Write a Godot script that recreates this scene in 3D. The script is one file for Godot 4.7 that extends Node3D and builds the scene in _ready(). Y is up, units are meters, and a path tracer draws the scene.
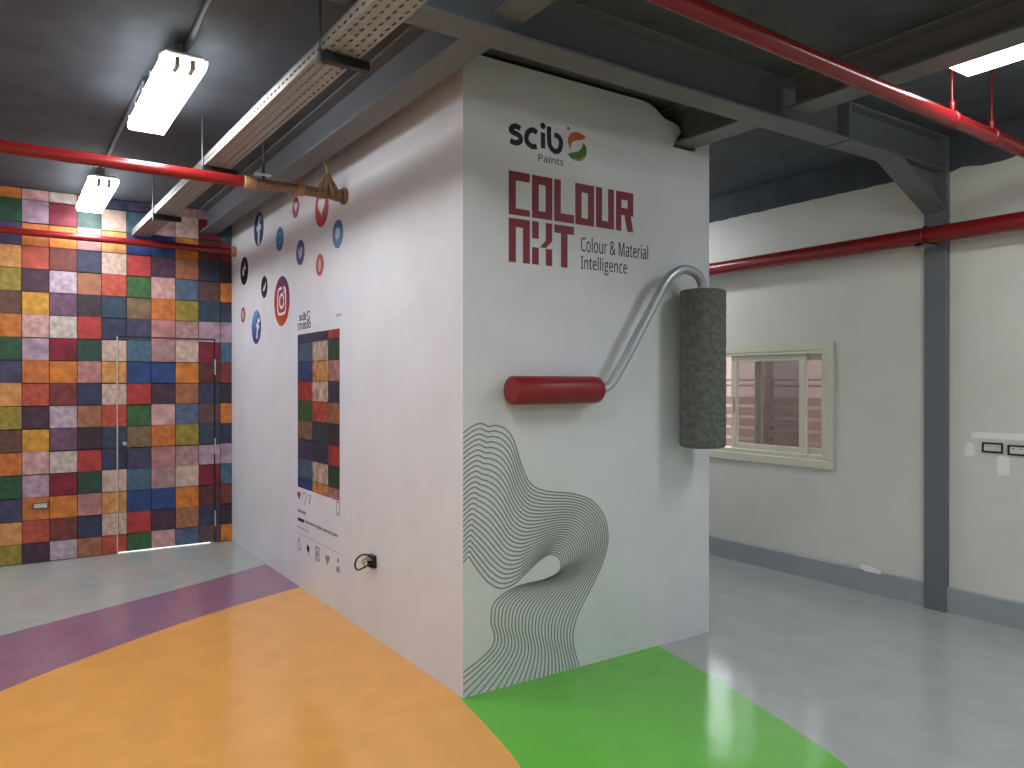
extends Node3D
# A paint showroom: a white printed box room, a wall of coloured blocks, painted epoxy floor, dark steel ceiling.
# Metres, y up. The near bottom corner of the white box is the origin: its front face lies in z = 0 and its left face in x = 0.

const WAVE_OUTER := [Vector2(-0.0394, 1.2632), Vector2(0.0057, 1.3029), Vector2(0.0571, 1.333), Vector2(0.1034, 1.3439), Vector2(0.1475, 1.3275), Vector2(0.1921, 1.3311), Vector2(0.2526, 1.3088), Vector2(0.3017, 1.2483), Vector2(0.3516, 1.1122), Vector2(0.4085, 1.0204), Vector2(0.5055, 0.9762), Vector2(0.694, 0.9447), Vector2(0.8206, 0.8957), Vector2(0.9075, 0.8046), Vector2(0.9369, 0.6788), Vector2(0.9001, 0.5497), Vector2(0.8063, 0.4086), Vector2(0.7148, 0.2763), Vector2(0.6871, 0.157), Vector2(0.7288, 0.0024), Vector2(0.8783, -0.4614)]
const WAVE_INNER := [Vector2(-0.0394, 0.6265), Vector2(0.0057, 0.6691), Vector2(0.0227, 0.6865), Vector2(0.0341, 0.6899), Vector2(0.0456, 0.6736), Vector2(0.0686, 0.641), Vector2(0.1034, 0.5965), Vector2(0.1504, 0.5448), Vector2(0.2222, 0.5063), Vector2(0.3017, 0.5171), Vector2(0.3704, 0.5584), Vector2(0.4664, 0.6181), Vector2(0.5319, 0.6385), Vector2(0.5918, 0.6122), Vector2(0.5986, 0.5473), Vector2(0.5055, 0.5129), Vector2(0.3141, 0.4999), Vector2(0.1861, 0.4439), Vector2(0.1623, 0.3576), Vector2(0.1564, 0.2085), Vector2(-0.2082, 0.0442)]
const GLYPH_S := [Vector2(0.341, 2.8523), Vector2(0.3239, 2.8576), Vector2(0.3057, 2.8577), Vector2(0.2864, 2.8456), Vector2(0.2852, 2.8304), Vector2(0.2997, 2.8231), Vector2(0.3209, 2.8195), Vector2(0.341, 2.8081), Vector2(0.3422, 2.7893), Vector2(0.3239, 2.776), Vector2(0.3027, 2.7737), Vector2(0.2792, 2.781)]
const GLYPH_C := [Vector2(0.4465, 2.8497), Vector2(0.4289, 2.8587), Vector2(0.4101, 2.8572), Vector2(0.3902, 2.8434), Vector2(0.3791, 2.8176), Vector2(0.384, 2.7907), Vector2(0.4039, 2.7765), Vector2(0.4226, 2.7732), Vector2(0.4452, 2.7771)]
const GLYPH_I := [Vector2(0.4857, 2.8575), Vector2(0.4864, 2.7756)]
const GLYPH_DOT := [Vector2(0.4857, 2.8934)]
const GLYPH_B := [Vector2(0.5254, 2.8973), Vector2(0.5267, 2.8161), Vector2(0.5371, 2.7895), Vector2(0.5565, 2.7758), Vector2(0.576, 2.7739), Vector2(0.5944, 2.7864), Vector2(0.6049, 2.8143), Vector2(0.6009, 2.8423), Vector2(0.5826, 2.8572), Vector2(0.5604, 2.8604)]
const EMBLEM_TOP := [Vector2(0.7741, 2.8867), Vector2(0.7466, 2.8988), Vector2(0.7159, 2.9026), Vector2(0.6855, 2.896), Vector2(0.662, 2.8769), Vector2(0.652, 2.8515), Vector2(0.6566, 2.8234), Vector2(0.67, 2.7984), Vector2(0.67, 2.8195), Vector2(0.6787, 2.8389), Vector2(0.6969, 2.8527), Vector2(0.7227, 2.8605), Vector2(0.7534, 2.8692), Vector2(0.7706, 2.8776)]
const EMBLEM_BOTTOM := [Vector2(0.7555, 2.8525), Vector2(0.7761, 2.838), Vector2(0.783, 2.8136), Vector2(0.7761, 2.783), Vector2(0.7569, 2.7612), Vector2(0.7261, 2.7476), Vector2(0.6922, 2.7495), Vector2(0.6687, 2.7582), Vector2(0.6526, 2.7744), Vector2(0.672, 2.784), Vector2(0.699, 2.7918), Vector2(0.7261, 2.8017), Vector2(0.7445, 2.8176), Vector2(0.7534, 2.8362)]
const EMBLEM_MARK := [Vector2(0.6553, 2.9124)]

const CEILING := 3.2
const RIGHT_WALL := 3.42
const BACK_WALL := -4.45
const LEFT_WALL := -5.2
const REAR_WALL := 6.2

var mats := {}
var taken := {}

# ---------------------------------------------------------------- helpers
func numbered(called: String) -> String:
	if not taken.has(called):
		taken[called] = 0
		return called
	taken[called] += 1
	return "%s_%03d" % [called, taken[called]]

func tag(o: Node, label: String, category: String, group := "") -> Node:
	o.set_meta("label", label)
	o.set_meta("category", category)
	if group != "":
		o.set_meta("group", group)
	return o

func thing(called: String, label: String, category: String, at := Vector3.ZERO, group := "") -> Node3D:
	var o := Node3D.new()
	o.name = numbered(called)
	add_child(o)
	o.position = at
	tag(o, label, category, group)
	return o

func struct(o: Node, label: String) -> Node:
	o.set_meta("kind", "structure")
	o.set_meta("label", label)
	return o

func tool() -> SurfaceTool:
	var st := SurfaceTool.new()
	st.begin(Mesh.PRIMITIVE_TRIANGLES)
	return st

func obj(called: String, st: SurfaceTool, m: Material, parent: Node = self) -> MeshInstance3D:
	st.generate_normals()
	return place(called, st.commit(), m, parent)

func place(called: String, mesh: Mesh, m: Material, parent: Node = self) -> MeshInstance3D:
	var o := MeshInstance3D.new()
	o.name = numbered(called) if parent == self else called
	o.mesh = mesh
	o.material_override = m
	o.cast_shadow = GeometryInstance3D.SHADOW_CASTING_SETTING_ON
	parent.add_child(o, true)
	return o

func quad(st: SurfaceTool, a: Vector3, b: Vector3, c: Vector3, d: Vector3) -> void:
	for p in [a, c, b, a, d, c]:
		st.add_vertex(p)

func box(st: SurfaceTool, a: Vector3, b: Vector3) -> void:
	st.set_smooth_group(-1)
	var p := func(x, y, z): return Vector3(b.x if x else a.x, b.y if y else a.y, b.z if z else a.z)
	quad(st, p.call(0, 0, 1), p.call(1, 0, 1), p.call(1, 1, 1), p.call(0, 1, 1))
	quad(st, p.call(1, 0, 0), p.call(0, 0, 0), p.call(0, 1, 0), p.call(1, 1, 0))
	quad(st, p.call(0, 0, 0), p.call(0, 0, 1), p.call(0, 1, 1), p.call(0, 1, 0))
	quad(st, p.call(1, 0, 1), p.call(1, 0, 0), p.call(1, 1, 0), p.call(1, 1, 1))
	quad(st, p.call(0, 1, 1), p.call(1, 1, 1), p.call(1, 1, 0), p.call(0, 1, 0))
	quad(st, p.call(0, 0, 0), p.call(1, 0, 0), p.call(1, 0, 1), p.call(0, 0, 1))

func chamfered(st: SurfaceTool, a: Vector3, b: Vector3, c: float) -> void:
	# a box whose twelve edges are cut by c
	st.set_smooth_group(-1)
	var q := func(s: Vector3, axis: int) -> Vector3:
		var v := Vector3.ZERO
		for k in 3:
			var edge: float = b[k] if s[k] > 0 else a[k]
			v[k] = edge if k == axis else edge - s[k] * c
		return v
	for axis in 3:
		var u := (axis + 1) % 3
		var w := (axis + 2) % 3
		for s in [-1, 1]:
			var r := []
			for k in [[-1, -1], [1, -1], [1, 1], [-1, 1]]:
				var sv := Vector3.ZERO
				sv[axis] = s
				sv[u] = k[0] * s
				sv[w] = k[1]
				r.append(q.call(sv, axis))
			quad(st, r[0], r[1], r[2], r[3])
	for axis in 3:
		var u := (axis + 1) % 3
		var w := (axis + 2) % 3
		for su in [-1, 1]:
			for sw in [-1, 1]:
				var lo := Vector3.ZERO
				lo[u] = su
				lo[w] = sw
				lo[axis] = -1
				var hi := lo
				hi[axis] = 1
				var four := [q.call(lo, u), q.call(hi, u), q.call(hi, w), q.call(lo, w)]
				if su * sw < 0:
					four.reverse()
				quad(st, four[3], four[2], four[1], four[0])
	for sx in [-1, 1]:
		for sy in [-1, 1]:
			for sz in [-1, 1]:
				var s := Vector3(sx, sy, sz)
				var t := [q.call(s, 0), q.call(s, 1), q.call(s, 2)]
				if sx * sy * sz > 0:
					t.reverse()
				for v in t:
					st.add_vertex(v)

func tube(st: SurfaceTool, path: Array, r: float, sides := 12, caps := true) -> void:
	st.set_smooth_group(1)
	var rings := []
	var side := Vector3.ZERO
	for i in path.size():
		var a: Vector3 = path[max(i - 1, 0)]
		var b: Vector3 = path[min(i + 1, path.size() - 1)]
		var dir := (b - a).normalized()
		if side == Vector3.ZERO:
			side = dir.cross(Vector3.UP if absf(dir.y) < 0.9 else Vector3.RIGHT).normalized()
		side = (side - dir * side.dot(dir)).normalized()
		var up := side.cross(dir)
		var ring := []
		for k in sides:
			var t := TAU * k / sides
			ring.append(path[i] + (side * cos(t) + up * sin(t)) * r)
		rings.append(ring)
	for i in path.size() - 1:
		for k in sides:
			var n := (k + 1) % sides
			quad(st, rings[i][k], rings[i + 1][k], rings[i + 1][n], rings[i][n])
	if caps:
		st.set_smooth_group(-1)
		for e in [0, path.size() - 1]:
			for k in range(1, sides - 1):
				var t := [rings[e][0], rings[e][k], rings[e][k + 1]]
				if e == 0:
					t.reverse()
				for v in t:
					st.add_vertex(v)

# profile: pairs (distance along the axis, radius) turned about the axis through o
func lathe(st: SurfaceTool, o: Vector3, axis: Vector3, profile: Array, sides := 40) -> void:
	var u := axis.cross(Vector3.UP if absf(axis.y) < 0.9 else Vector3.RIGHT).normalized()
	var w := u.cross(axis)
	st.set_smooth_group(1)
	for i in profile.size() - 1:
		for k in sides:
			var c := []
			for e in [[i, k], [i + 1, k], [i + 1, k + 1], [i, k + 1]]:
				var t: float = TAU * e[1] / sides
				var p: Vector2 = profile[e[0]]
				c.append(o + axis * p.x + (u * cos(t) + w * sin(t)) * p.y)
			quad(st, c[0], c[1], c[2], c[3])

# polygons in a plane: o + u x + v y, lifted off the plane by n and as thick as lift
func flat(st: SurfaceTool, polys: Array, o: Vector3, u: Vector3, v: Vector3, lift: float) -> void:
	st.set_smooth_group(-1)
	var n := u.cross(v)
	for poly in polys:
		var pts: PackedVector2Array = poly
		if Geometry2D.is_polygon_clockwise(pts):
			pts.reverse()
		var at := func(p: Vector2, h: float) -> Vector3: return o + u * p.x + v * p.y + n * h
		var tri := Geometry2D.triangulate_polygon(pts)
		for i in range(0, tri.size(), 3):
			var a := pts[tri[i]]
			var b := pts[tri[i + 1]]
			var c := pts[tri[i + 2]]
			if (b - a).cross(c - a) > 0:
				var s := b
				b = c
				c = s
			for p in [a, b, c]:
				st.add_vertex(at.call(p, lift))
		for i in pts.size():
			var a := pts[i]
			var b := pts[(i + 1) % pts.size()]
			quad(st, at.call(a, 0.0), at.call(b, 0.0), at.call(b, lift), at.call(a, lift))

func rect(x0: float, y0: float, x1: float, y1: float) -> PackedVector2Array:
	return PackedVector2Array([Vector2(x0, y0), Vector2(x1, y0), Vector2(x1, y1), Vector2(x0, y1)])

func disc(c: Vector2, rx: float, ry := -1.0, n := 36) -> PackedVector2Array:
	var p := PackedVector2Array()
	for k in n:
		p.append(c + Vector2(cos(TAU * k / n) * rx, sin(TAU * k / n) * (rx if ry < 0 else ry)))
	return p

func stroke(points: Array, width: float, round_ends := true) -> Array:
	return Geometry2D.offset_polyline(PackedVector2Array(points), width / 2, Geometry2D.JOIN_ROUND, Geometry2D.END_ROUND if round_ends else Geometry2D.END_BUTT)

func smooth(keys: Array, steps: int) -> Array:
	var r := []
	for i in keys.size() - 1:
		var p0: Variant = keys[max(i - 1, 0)]
		var p3: Variant = keys[min(i + 2, keys.size() - 1)]
		for k in steps:
			r.append(keys[i].cubic_interpolate(keys[i + 1], p0, p3, float(k) / steps))
	r.append(keys[-1])
	return r

# lettering: a TextMesh set into a plane, its baseline from o along u, as wide and with capitals as high as asked
func lettering(called: String, words: String, o: Vector3, u: Vector3, v: Vector3, width: float, capital: float, m: Material, parent: Node, bold := false) -> MeshInstance3D:
	var font := SystemFont.new()
	font.font_names = PackedStringArray(["Droid Sans"])
	if bold:
		font.font_weight = 700
	var t := TextMesh.new()
	t.text = words
	t.font = font
	t.font_size = 64
	t.pixel_size = 0.01
	t.depth = 0.1
	t.curve_step = 1.0
	t.horizontal_alignment = HORIZONTAL_ALIGNMENT_LEFT
	t.vertical_alignment = VERTICAL_ALIGNMENT_BOTTOM
	var arrays := t.get_mesh_arrays()
	var verts: PackedVector3Array = arrays[Mesh.ARRAY_VERTEX]
	var lo := Vector3(1e9, 1e9, 1e9)
	var hi := -lo
	for p in verts:
		lo = lo.min(p)
		hi = hi.max(p)
	# baseline: the bottom of the first letter's flat foot, measured as the lowest vertex of its own glyph
	var first := lo.x + 0.14
	var base := 1e9
	for p in verts:
		if p.x < first:
			base = minf(base, p.y)
	var sx := width / (hi.x - lo.x)
	var sy := capital / 0.457
	var st := tool()
	st.set_smooth_group(-1)
	var n := u.cross(v)
	var index: PackedInt32Array = arrays[Mesh.ARRAY_INDEX]
	var emit := func(p: Vector3): st.add_vertex(o + u * (p.x - lo.x) * sx + v * (p.y - base) * sy + n * (p.z - lo.z) * 0.012)
	if index.size():
		for i in index:
			emit.call(verts[i])
	else:
		for p in verts:
			emit.call(p)
	return obj(called, st, m, parent)

# ---------------------------------------------------------------- materials
func noise_texture(called: String, frequency: float, lo: Color, hi: Color, octaves := 4, normal := false, kind := FastNoiseLite.TYPE_SIMPLEX_SMOOTH) -> NoiseTexture2D:
	if mats.has(called):
		return mats[called]
	var n := FastNoiseLite.new()
	n.seed = hash(called) % 10000
	n.noise_type = kind
	n.frequency = frequency
	n.fractal_octaves = octaves
	var t := NoiseTexture2D.new()
	t.width = 512
	t.height = 512
	t.seamless = true
	t.noise = n
	if normal:
		t.as_normal_map = true
		t.bump_strength = 4.0
	else:
		var g := Gradient.new()
		g.set_color(0, lo)
		g.set_color(1, hi)
		t.color_ramp = g
	mats[called] = t
	return t

func mat(called: String, color: Color, rough := 0.6, metal := 0.0) -> StandardMaterial3D:
	if mats.has(called):
		return mats[called]
	var m := StandardMaterial3D.new()
	m.resource_name = called
	m.albedo_color = color
	m.roughness = rough
	m.metallic = metal
	m.cull_mode = BaseMaterial3D.CULL_DISABLED
	mats[called] = m
	return m

func mottled(m: StandardMaterial3D, texture: Texture2D, scale: float) -> StandardMaterial3D:
	m.albedo_texture = texture
	m.uv1_triplanar = true
	m.uv1_world_triplanar = true
	m.uv1_scale = Vector3.ONE * scale
	return m

func relief(m: StandardMaterial3D, texture: Texture2D, strength: float) -> StandardMaterial3D:
	m.normal_enabled = true
	m.normal_texture = texture
	m.normal_scale = strength
	return m

# ---------------------------------------------------------------- the scene
func _ready() -> void:
	set_camera()
	set_daylight()
	make_materials()
	for p in [[-1.15, -1.19], [-1.225, -3.79], [-1.15, 1.6], [-1.15, 4.3]]:
		ceiling_lamp(p[0], p[1])
	for z in [1.95, 4.7]:
		ceiling_lamp(1.93, z)
	for z in [-3.75, -1.12, 1.6, 4.3]:  # unseen row, drawn nearer and lengthened to brighten the left face
		ceiling_lamp(-3.5, z)
	ceiling_lamp(2.6, -2.2)  # unseen lamp added behind the box to brighten the window wall
	room_shell()
	painted_floor()
	block_wall()
	box_room()
	steel_frame()
	window_and_yard()
	pipes()
	cable_tray()
	big_roller()
	front_print()
	side_print()
	small_fittings()

func set_camera() -> void:
	var c := Camera3D.new()
	c.name = "camera"
	add_child(c)
	c.position = Vector3(-1.874, 1.55, 3.195)
	c.rotation = Vector3(deg_to_rad(-0.15), deg_to_rad(-34.108), 0)
	c.fov = rad_to_deg(2 * atan(384.0 / 756.0))
	c.near = 0.05
	c.far = 100.0
	c.current = true

func set_daylight() -> void:
	var w := WorldEnvironment.new()
	w.name = "environment"
	var e := Environment.new()
	e.background_mode = Environment.BG_SKY
	var s := ProceduralSkyMaterial.new()
	s.sky_top_color = Color(0.84, 0.86, 0.89)
	s.sky_horizon_color = Color(0.92, 0.92, 0.91)
	s.ground_bottom_color = Color(0.5, 0.48, 0.46)
	s.ground_horizon_color = Color(0.7, 0.69, 0.68)
	s.sun_angle_max = 1.0
	s.energy_multiplier = 5.0
	var sky := Sky.new()
	sky.sky_material = s
	e.sky = sky
	e.tonemap_mode = Environment.TONE_MAPPER_LINEAR
	e.tonemap_exposure = 0.92
	e.sdfgi_enabled = true
	e.ssao_enabled = true
	e.ssil_enabled = true
	w.environment = e
	add_child(w)

func make_materials() -> void:
	var soft := noise_texture("soft_mottle", 0.006, Color(0.965, 0.965, 0.965), Color(1, 1, 1), 5)
	var streak := noise_texture("floor_mottle", 0.012, Color(0.945, 0.945, 0.945), Color(1, 1, 1), 6)
	var ripple := noise_texture("floor_ripple", 0.01, Color.BLACK, Color.WHITE, 3, true)
	mottled(mat("white_print", Color(0.868, 0.868, 0.89), 0.55), soft, 0.7)
	mottled(mat("wall_paint", Color(0.87, 0.86, 0.825), 0.6), soft, 0.6)
	mottled(mat("ceiling_paint", Color(0.335, 0.355, 0.385), 0.8), noise_texture("ceiling_mottle", 0.01, Color(0.8, 0.8, 0.8), Color(1, 1, 1), 5), 0.5)
	mottled(mat("steel_paint", Color(0.43, 0.44, 0.46), 0.55), soft, 0.9)
	mottled(mat("skirting_paint", Color(0.62, 0.635, 0.65), 0.4), soft, 0.8)
	for f in [["grey_epoxy", Color(0.69, 0.70, 0.685)], ["orange_epoxy", Color(0.93, 0.66, 0.34)], ["green_epoxy", Color(0.42, 0.745, 0.26)], ["purple_epoxy", Color(0.60, 0.435, 0.52)]]:
		relief(mottled(mat(f[0], f[1], 0.16), streak, 0.55), ripple, 0.08)
	mat("red_pipe_paint", Color(0.51, 0.095, 0.105), 0.25)
	mottled(mat("bare_pipe", Color(0.60, 0.48, 0.40), 0.6), noise_texture("rust_mottle", 0.02, Color(0.7, 0.65, 0.6), Color(1, 1, 1), 4), 4.0)
	mat("galvanised", Color(0.62, 0.60, 0.57), 0.5, 0.35)
	mat("black_steel", Color(0.13, 0.13, 0.13), 0.5, 0.3)
	mat("lamp_body", Color(0.75, 0.75, 0.74), 0.5)
	mat("lamp_clip", Color(0.55, 0.55, 0.54), 0.4)
	mat("lamp_end", Color(0.72, 0.72, 0.70), 0.5)
	var d := mat("lamp_diffuser", Color(0.95, 0.95, 0.95), 0.4)
	d.emission_enabled = true
	d.emission = Color(0.95, 0.98, 1.0)
	d.emission_energy_multiplier = 19.0
	mat("crimson_vinyl", Color(0.50, 0.10, 0.17), 0.5)
	mat("ink_vinyl", Color(0.10, 0.11, 0.15), 0.5)
	mat("line_vinyl", Color(0.51, 0.53, 0.52), 0.5)
	mat("window_cream", Color(0.86, 0.84, 0.76), 0.4)
	mat("joint", Color(0.17, 0.13, 0.13), 0.8)

# ---- lamps
func ceiling_lamp(x: float, z: float) -> void:
	var label: String = {
		"-1.15 -1.19": "large bright rectangular batten lamp above the upper red pipe at left",
		"-1.23 -3.79": "smaller, farther bright batten lamp hanging in front of the coloured block wall",
		"1.93 1.95": "bright batten lamp at right, above the sloping red pipe",
		"2.60 -2.20": "unseen batten lamp added behind the white box to light the window wall"}.get("%.2f %.2f" % [snappedf(x - 0.001, 0.01), z], "ceiling batten lamp outside the picture, beside or behind the viewer")
	var t := thing("batten_lamp", label, "ceiling lamp", Vector3(x, 3.03, z), "batten lamps under the dark ceiling")
	var half := 0.575
	var st := tool()
	chamfered(st, Vector3(-0.088, 0.046, -half), Vector3(0.088, 0.075, half - 0.004), 0.01)
	obj("lamp_body", st, mats.lamp_body, t)
	# diffuser: a shallow trough, narrower below, with slanted ends
	st = tool()
	st.set_smooth_group(-1)
	var rows := [[0.1, half, 0.048], [0.099, half - 0.003, 0.024], [0.093, half - 0.016, 0.006], [0.08, half - 0.035, 0.0]]
	for i in rows.size() - 1:
		var c := []
		for r in [rows[i], rows[i + 1]]:
			c.append([Vector3(-r[0], r[2], -r[1]), Vector3(r[0], r[2], -r[1]), Vector3(r[0], r[2], r[1]), Vector3(-r[0], r[2], r[1])])
		for k in 4:
			quad(st, c[0][k], c[0][(k + 1) % 4], c[1][(k + 1) % 4], c[1][k])
		if i == rows.size() - 2:
			quad(st, c[1][0], c[1][1], c[1][2], c[1][3])
	obj("lamp_diffuser", st, mats.lamp_diffuser, t)
	for s in [-1, 1]:
		for k in 5:
			st = tool()
			var cz := -0.5 + k * 0.25
			chamfered(st, Vector3(s * 0.102 - 0.004, 0.040, cz - 0.01), Vector3(s * 0.102 + 0.004, 0.070, cz + 0.01), 0.002)
			obj("clip", st, mats.lamp_clip, t)
		st = tool()
		chamfered(st, Vector3(s * 0.034 - 0.012, -0.003, half - 0.085), Vector3(s * 0.034 + 0.012, 0.044, half + 0.002), 0.003)
		obj("end_clip", st, mats.lamp_end, t)
		st = tool()
		box(st, Vector3(-0.02, 0.07, s * 0.4 - 0.015), Vector3(0.02, CEILING - 3.03, s * 0.4 + 0.015))
		obj("bracket", st, mats.lamp_clip, t)
	var l := AreaLight3D.new()
	l.name = "tube_light"
	l.area_size = Vector2(0.15, 0.97)
	l.light_color = Color(0.97, 0.985, 1.0)
	l.light_energy = LAMP_ENERGY
	l.shadow_enabled = true
	l.area_range = 30.0
	t.add_child(l)
	l.position = Vector3(0, -0.003, 0)
	l.rotation_degrees = Vector3(-90, 0, 0)

const LAMP_ENERGY := 1.35

# ---- room
func room_shell() -> void:
	var st := tool()
	box(st, Vector3(LEFT_WALL - 0.2, CEILING, BACK_WALL - 0.2), Vector3(RIGHT_WALL + 0.2, CEILING + 0.15, REAR_WALL + 0.2))
	struct(obj("ceiling", st, mats.ceiling_paint), "dark grey painted ceiling slab")
	st = tool()
	box(st, Vector3(LEFT_WALL - 0.2, 0, BACK_WALL), Vector3(LEFT_WALL, CEILING, REAR_WALL))
	struct(obj("wall_left", st, mats.wall_paint), "plain off-white wall outside the picture")
	st = tool()
	box(st, Vector3(LEFT_WALL - 0.2, 0, REAR_WALL), Vector3(RIGHT_WALL + 0.2, CEILING, REAR_WALL + 0.2))
	struct(obj("wall_rear", st, mats.wall_paint), "plain off-white wall behind the viewer")
	# right wall with the window opening
	st = tool()
	var x0 := RIGHT_WALL
	var x1 := RIGHT_WALL + 0.2
	var oz0 := -1.74
	var oz1 := -0.26
	var oy0 := 0.92
	var oy1 := 1.83
	box(st, Vector3(x0, 0, BACK_WALL), Vector3(x1, CEILING, oz0))
	box(st, Vector3(x0, 0, oz1), Vector3(x1, CEILING, REAR_WALL))
	box(st, Vector3(x0, 0, oz0), Vector3(x1, oy0, oz1))
	box(st, Vector3(x0, oy1, oz0), Vector3(x1, CEILING, oz1))
	var w := struct(obj("wall_right", st, mats.wall_paint), "off-white wall with the sliding window and the steel column")
	# the dark ceiling paint comes down on the wall to a brushed, uneven edge
	var rng := RandomNumberGenerator.new()
	rng.seed = 11
	var band := PackedVector2Array([Vector2(REAR_WALL, CEILING), Vector2(BACK_WALL, CEILING)])
	var z := BACK_WALL
	while z < REAR_WALL:
		band.append(Vector2(z, 2.982 + rng.randf_range(-0.004, 0.004) if z < 0.5 else 2.972 + rng.randf_range(-0.018, 0.012)))
		z += 0.06
	band.append(Vector2(REAR_WALL, 2.97))
	st = tool()
	flat(st, [band], Vector3(x0, 0, 0), Vector3.BACK, Vector3.UP, 0.002)
	obj("dark_paint_band", st, mats.ceiling_paint, w)
	# spots of white filler round the switches and over the skirting
	for p in [[[0.765, 1.212], [0.80, 1.223], [1.0, 1.226], [1.35, 1.222], [1.36, 1.185], [1.05, 1.183], [0.85, 1.185], [0.772, 1.183]],
			[[0.735, 1.145], [0.765, 1.158], [0.79, 1.145], [0.795, 1.075], [0.76, 1.06], [0.728, 1.068]],
			[[0.925, 1.07], [0.965, 1.082], [1.0, 1.07], [0.998, 0.965], [0.96, 0.95], [0.928, 0.958]]]:
		var poly := PackedVector2Array()
		for q in p:
			poly.append(Vector2(q[0], q[1]))
		st = tool()
		flat(st, [poly], Vector3(x0, 0, 0), Vector3.BACK, Vector3.UP, 0.0012)
		obj("filler_patch", st, mat("filler", Color(0.94, 0.935, 0.925), 0.8), w)
	# skirting band with a small cove at the floor
	st = tool()
	var prof := [Vector2(0.0, 0.172), Vector2(0.024, 0.172), Vector2(0.03, 0.166), Vector2(0.03, 0.006), Vector2(0.034, 0.0)]
	st.set_smooth_group(-1)
	for i in prof.size() - 1:
		var a: Vector2 = prof[i]
		var b: Vector2 = prof[i + 1]
		quad(st, Vector3(x0 - a.x, a.y, BACK_WALL), Vector3(x0 - b.x, b.y, BACK_WALL), Vector3(x0 - b.x, b.y, REAR_WALL), Vector3(x0 - a.x, a.y, REAR_WALL))
	struct(obj("baseboard_right", st, mats.skirting_paint), "grey painted skirting band along the window wall")
	# a smear of white filler over the skirting's top edge
	st = tool()
	var smear := PackedVector2Array()
	for q in [[0.065, 0.197], [0.085, 0.206], [0.13, 0.203], [0.19, 0.193], [0.225, 0.182], [0.232, 0.166], [0.215, 0.160], [0.17, 0.163], [0.125, 0.161], [0.10, 0.166], [0.08, 0.176]]:
		smear.append(Vector2(q[0], q[1]))
	flat(st, [smear], Vector3(x0 - 0.03, 0, -0.055), Vector3.BACK, Vector3.UP, 0.006)
	tag(obj("filler_smear", st, mats.filler), "white smear of filler over the grey skirting, left of the column", "filler")

func painted_floor() -> void:
	var st := tool()
	box(st, Vector3(LEFT_WALL - 0.2, -0.2, BACK_WALL - 0.2), Vector3(RIGHT_WALL + 0.2, 0, REAR_WALL + 0.2))
	var f := struct(obj("floor", st, mats.grey_epoxy), "glossy grey epoxy floor with painted fields")
	var far := smooth([Vector2(0.06, -3.34), Vector2(-0.03, -3.289), Vector2(-0.597, -2.981), Vector2(-1.116, -2.724), Vector2(-1.874, -2.377), Vector2(-3.2, -1.72), Vector2(LEFT_WALL, -0.6)], 8)
	var arc := smooth([Vector2(0.06, -2.455), Vector2(-0.038, -2.415), Vector2(-0.597, -2.174), Vector2(-1.05, -1.93), Vector2(-1.417, -1.698), Vector2(-1.874, -1.37), Vector2(-2.6, -0.72), Vector2(-3.2, 0.05), Vector2(-3.7, 1.1), Vector2(-3.9, 2.4)], 8)
	var mid := smooth([Vector2(0.0, -0.03), Vector2(-0.019, 0.043), Vector2(-0.038, 0.176), Vector2(-0.064, 0.331), Vector2(-0.093, 0.481), Vector2(-0.141, 0.693), Vector2(-0.32, 1.25), Vector2(-0.62, 1.9), Vector2(-1.1, 2.6)], 8)
	var near := smooth([Vector2(1.325, -0.03), Vector2(1.319, 0.027), Vector2(1.235, 0.454), Vector2(1.092, 1.005), Vector2(0.952, 1.433), Vector2(0.70, 2.05), Vector2(0.3, 2.8), Vector2(-0.2, 3.5)], 8)
	var purple := PackedVector2Array(far)
	var back := arc.duplicate()
	back.reverse()
	purple.append_array(PackedVector2Array([Vector2(LEFT_WALL, 2.4)]))
	purple.append_array(PackedVector2Array(back))
	var orange := PackedVector2Array(arc)
	orange.append_array(PackedVector2Array([Vector2(-3.6, 3.6), Vector2(-2.2, 3.9)]))
	back = mid.duplicate()
	back.reverse()
	orange.append_array(PackedVector2Array(back))
	orange.append(Vector2(0.06, -0.03))
	var green := PackedVector2Array(near)
	green.append(Vector2(-0.9, 3.6))
	green.append_array(PackedVector2Array(back))
	for a in [["purple_field", purple, "purple_epoxy"], ["orange_field", orange, "orange_epoxy"], ["green_field", green, "green_epoxy"]]:
		st = tool()
		flat(st, [flip(a[1])], Vector3.ZERO, Vector3.RIGHT, Vector3.FORWARD, 0.0012)
		obj(a[0], st, mats[a[2]], f)

func flip(p: PackedVector2Array) -> PackedVector2Array:
	var r := PackedVector2Array()
	for q in p:
		r.append(Vector2(q.x, -q.y))
	return r

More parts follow.
